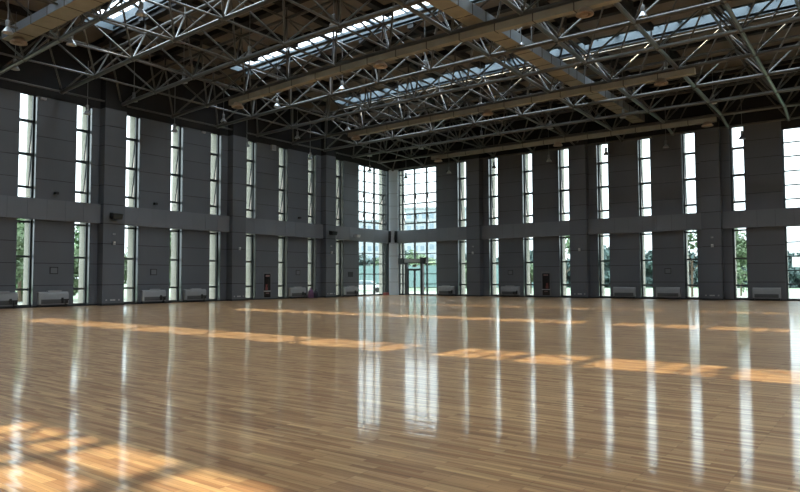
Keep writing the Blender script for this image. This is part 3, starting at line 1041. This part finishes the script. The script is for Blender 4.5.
b = MB(); b.box(-0.17, 0.17, -0.28, 0.28, 0.24, 0.27, 'red'); b.build('lid', e)

# ------------------------------------------------------------------ outdoors
b = MB()
b.box(-260, 260, -180, 400, -0.6, -0.25, 'lawn')
tag(b.build('ground'), 'pale green lawn outside the windows', 'ground', kind='structure')
b = MB()
b.box(-14, -1.3, -80, 14, -0.25, -0.05, 'pave'); b.box(-1.3, 80, 1.3, 14, -0.25, -0.05, 'pave')
tag(b.build('pavement'), 'pale paving strip around the building outside the windows', 'paving', kind='structure')

def leaf_mesh(name, R, H, n, size, m, seed, hollow=0.45):
    rnd = random.Random(seed)
    b = MB()
    blobs = [(rnd.uniform(-.5, .5) * R, rnd.uniform(-.5, .5) * R, rnd.uniform(-.36, .36) * H, rnd.uniform(.4, .62)) for _ in range(9)]
    for _ in range(n):
        bx, by, bz, br = rnd.choice(blobs)
        v = Vector((rnd.gauss(0, 1), rnd.gauss(0, 1), rnd.gauss(0, 1))).normalized() * rnd.uniform(hollow, 1.0)
        p = Vector((bx + v.x * R * br, by + v.y * R * br, bz + v.z * H * 0.5 * br))
        nrm = (v + Vector((rnd.gauss(0, .6), rnd.gauss(0, .6), rnd.gauss(0, .6)))).normalized()
        u = nrm.orthogonal().normalized(); w = nrm.cross(u)
        a = rnd.uniform(0, 6.28); u, w = u * math.cos(a) + w * math.sin(a), w * math.cos(a) - u * math.sin(a)
        s = size * rnd.uniform(.6, 1.3)
        b.add([p - u * s, p + w * s * .55, p + u * s, p - w * s * .55], [(0, 1, 2, 3)], m)
    return b.mesh(name, recalc=False)
def trunk_mesh(h, r, spread, seed):
    rnd = random.Random(seed)
    b = MB()
    b.tube((0, 0, 0), (0.05, 0.02, h), r, 'bark', 8)
    for k in range(6):
        a = k * 1.05 + rnd.uniform(-.3, .3)
        z = h * rnd.uniform(.7, 1.0)
        b.tube((0.04, 0, z), (math.cos(a) * spread, math.sin(a) * spread, z + spread * rnd.uniform(.7, 1.3)), r * .45, 'bark', 6)
    return b.mesh('trunk')
KIND = {
    'big': (leaf_mesh('foliage', 2.9, 7.0, 3800, 0.26, 'leaf', 1), trunk_mesh(3.0, 0.16, 1.3, 1), 4.3),
    'pale': (leaf_mesh('foliage', 2.4, 5.6, 2800, 0.24, 'leafpale', 2), trunk_mesh(2.4, 0.13, 1.1, 2), 3.6),
    'young': (leaf_mesh('foliage', 1.7, 5.6, 1300, 0.20, 'leafpale', 3, .2), trunk_mesh(2.0, 0.08, 0.8, 3), 4.0),
    'sparse': (leaf_mesh('foliage', 2.8, 6.0, 420, 0.24, 'leaf', 4, .1), trunk_mesh(3.5, 0.10, 1.3, 4), 5.6),
    'far': (leaf_mesh('foliage', 6.5, 8.5, 2200, 0.75, 'hedge', 5), trunk_mesh(2.0, 0.25, 2.0, 5), 3.6),
}
def tree(kind, x, y, sc, lab, group, rz=0.0, z=-0.25):
    fm, tm, fz = KIND[kind]
    e = empty('tree', (x, y, z), rz)
    e.scale = (sc, sc, sc)
    tag(e, lab, 'tree', group)
    put('foliage', fm, e, (0, 0, fz))
    put('trunk', tm, e)
    return e
TREES_L = [(-13.5, -29.3, 'pale', 1.0), (-13.0, -24.2, 'pale', 0.85), (-13.0, -19.4, 'pale', 0.85), (-13.5, -14.3, 'big', 0.85), (-13.5, -9.0, 'pale', 1.0),
           (-20.5, -32.5, 'big', 1.0), (-20.5, -26.1, 'big', 1.0), (-20.5, -19.8, 'big', 1.0), (-20.5, -13.4, 'pale', 1.1), (-20.5, -7.0, 'big', 1.0)]
TREES_L.sort(key=lambda t: t[1])
for k, (x, y, kd, sc) in enumerate(TREES_L):
    tree(kd, x, y, sc, 'green tree outside the left windows, %s from the left edge of the picture' % ORD[k], 'trees outside the left windows', rz=k * 1.3)
tree('young', 28.5, 17.0, 0.98, 'slim young tree outside the last slot window of the right wall', 'trees outside the right windows')
tree('sparse', 25.9, 9.5, 0.95, 'thin leafed tree outside the slot window left of the third pilaster', 'trees outside the right windows')
tree('sparse', 11.9, 15.0, 0.95, 'thin leafed tree outside the slot window right of the hose cabinet', 'trees outside the right windows')
tree('pale', -24.5, 41.0, 1.0, 'green tree behind the teal fence beyond the double door', 'trees outside the right windows')
tree('pale', -33.0, 50.0, 1.2, 'green tree beyond the glazing right of the corner column', 'trees outside the right windows')
tree('pale', -42.0, 51.0, 1.0, 'green tree beyond the glazing left of the corner column', 'trees outside the right windows')
tree('pale', -2.0, 16.0, 0.75, 'low green tree outside the first slot window of the right wall', 'trees outside the right windows')
tree('pale', 8.1, 14.5, 0.6, 'low green tree outside the third slot window of the right wall', 'trees outside the right windows')
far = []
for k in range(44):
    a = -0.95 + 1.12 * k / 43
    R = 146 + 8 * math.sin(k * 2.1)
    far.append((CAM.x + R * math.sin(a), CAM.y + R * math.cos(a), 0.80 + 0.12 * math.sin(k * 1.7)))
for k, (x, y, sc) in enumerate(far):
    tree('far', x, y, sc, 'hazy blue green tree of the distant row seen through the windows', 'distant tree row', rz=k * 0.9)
# pale buildings far off behind the corner glazing
def building(x, y, rz, w, d, h, lab, cols, flo):
    e = empty('building', (x, y, -0.25), rz)
    tag(e, lab, 'building', 'pale buildings beyond the corner')
    b = MB(); b.box(-w / 2, w / 2, -d / 2, d / 2, 0, h, 'conc'); b.build('walls', e)
    b = MB(); b.box(-w / 2 - .4, w / 2 + .4, -d / 2 - .4, d / 2 + .4, h, h + .6, 'conc'); b.build('roof', e)
    for i in range(cols):
        b = MB()
        s = -w / 2 + (i + .5) * w / cols
        for k in range(flo):
            z = 1.2 + k * (h - 1) / flo
            b.box(s - w / cols * .28, s + w / cols * .28, -d / 2 - .05, -d / 2 + .02, z, z + (h - 1) / flo * .5, 'bwin')
        b.build('window_column', e)
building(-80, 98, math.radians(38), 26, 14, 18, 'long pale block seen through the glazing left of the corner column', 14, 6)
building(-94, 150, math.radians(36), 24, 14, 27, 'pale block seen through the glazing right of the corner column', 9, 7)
e = empty('fence', (-24, 33, -0.25), math.radians(36))
tag(e, 'teal mesh fence beyond the corner glazing', 'fence')
b = MB(); b.box(-24, 24, -0.03, 0.03, 0.5, 4.0, 'teal'); b.build('fence_panel', e)
for k in range(13):
    b = MB(); b.tube((-24 + 4 * k, 0.08, 0), (-24 + 4 * k, 0.08, 4.1), 0.05, 'white', 8, True); b.build('post', e)
e = empty('car', (-12.0, 10.5, -0.05), math.radians(35))
tag(e, 'white car parked outside the glazing left of the corner', 'car')
b = MB()
poly = [(-2.1, 0.35), (2.1, 0.35), (2.15, 0.75), (1.9, 0.92), (1.15, 1.0), (0.55, 1.45), (-1.0, 1.47), (-1.7, 1.05), (-2.1, 0.95)]
b.prism(poly, -0.85, 0.85, 'paint'); b.build('body', e)
b = MB(); b.prism([(1.02, 1.0), (0.5, 1.38), (-0.95, 1.40), (-1.5, 1.05)], -0.86, 0.86, 'bwin'); b.build('side_windows', e)
for x in (-1.35, 1.35):
    for y in (-0.78, 0.78):
        b = MB(); b.tube((x, y - 0.1, 0.32), (x, y + 0.1, 0.32), 0.32, 'tyre', 16, True); b.build('wheel', e)
# basketball hoop outside the wide window
e = empty('basketball_hoop', (32.15, 25.0, -0.25))
tag(e, 'white outdoor basketball hoop seen through the wide right window', 'basketball hoop')
b = MB(); b.tube((0.45, 0.9, 0), (0.45, 0.9, 3.4), 0.10, 'paintwhite', 10, True); b.tube((0.45, 0.9, 3.1), (0.45, 0.1, 3.3), 0.05, 'paintwhite', 8, True); b.build('post', e)
b = MB(); b.box(-0.25, 1.15, 0.03, 0.08, 2.9, 3.95, 'paintwhite'); b.build('backboard', e)
b = MB()
for k in range(16):
    a, c = 2 * PI * k / 16, 2 * PI * (k + 1) / 16
    b.tube((0.45 + .23 * math.cos(a), -0.25 + .23 * math.sin(a), 3.05), (0.45 + .23 * math.cos(c), -0.25 + .23 * math.sin(c), 3.05), 0.012, 'red', 6)
b.build('rim', e)

# ------------------------------------------------------------------ light
SUN_D = Vector((0.505, -0.417, -1.0)).normalized()
SUN_E, SKY_S, EXPO = 1.3, 1.0, 2.72
sun = bpy.data.lights.new('sun', 'SUN')
sun.energy = SUN_E
sun.angle = math.radians(0.6)
sun.color = (1.0, 0.79, 0.48)
so = bpy.data.objects.new('sun', sun)
so.rotation_euler = SUN_D.to_track_quat('-Z', 'Y').to_euler()
so.location = (-20, 20, 40)
COL.objects.link(so)
w = bpy.data.worlds.new('world')
SC.world = w
w.use_nodes = True
nt = w.node_tree
bg = nt.nodes['Background']
# hazy bright summer sky: near-white at the horizon, pale blue overhead
tc = nt.nodes.new('ShaderNodeTexCoord')
sep = nt.nodes.new('ShaderNodeSeparateXYZ')
rp = nt.nodes.new('ShaderNodeValToRGB')
rp.color_ramp.elements[0].position = 0.0
rp.color_ramp.elements[0].color = (0.76, 0.80, 0.85, 1)
rp.color_ramp.elements[1].position = 0.7
rp.color_ramp.elements[1].color = (1.95, 2.10, 2.25, 1)
nt.links.new(tc.outputs['Generated'], sep.inputs[0])
nt.links.new(sep.outputs['Z'], rp.inputs['Fac'])
nt.links.new(rp.outputs['Color'], bg.inputs['Color'])
bg.inputs['Strength'].default_value = SKY_S

# ------------------------------------------------------------------ camera
cam = bpy.data.cameras.new('camera')
cam.sensor_width = 36.0
cam.sensor_fit = 'HORIZONTAL'
cam.lens = 657.438 * 36.0 / 800.0
cam.clip_end = 1000
co = bpy.data.objects.new('camera', cam)
COL.objects.link(co)
R = Matrix.Rotation(math.radians(36.915), 4, 'Z') @ Matrix.Rotation(math.radians(90 + 2.863), 4, 'X') @ Matrix.Rotation(math.radians(-0.195), 4, 'Z')
co.matrix_world = Matrix.Translation(CAM) @ R
SC.camera = co

SC.view_settings.view_transform = 'Standard'
SC.view_settings.look = 'None'
SC.view_settings.exposure = EXPO
SC.view_settings.gamma = 1.0
SC.view_settings.use_curve_mapping = False
SC.cycles.use_denoising = True
SC.cycles.max_bounces = 10
SC.cycles.diffuse_bounces = 5
SC.cycles.transparent_max_bounces = 16
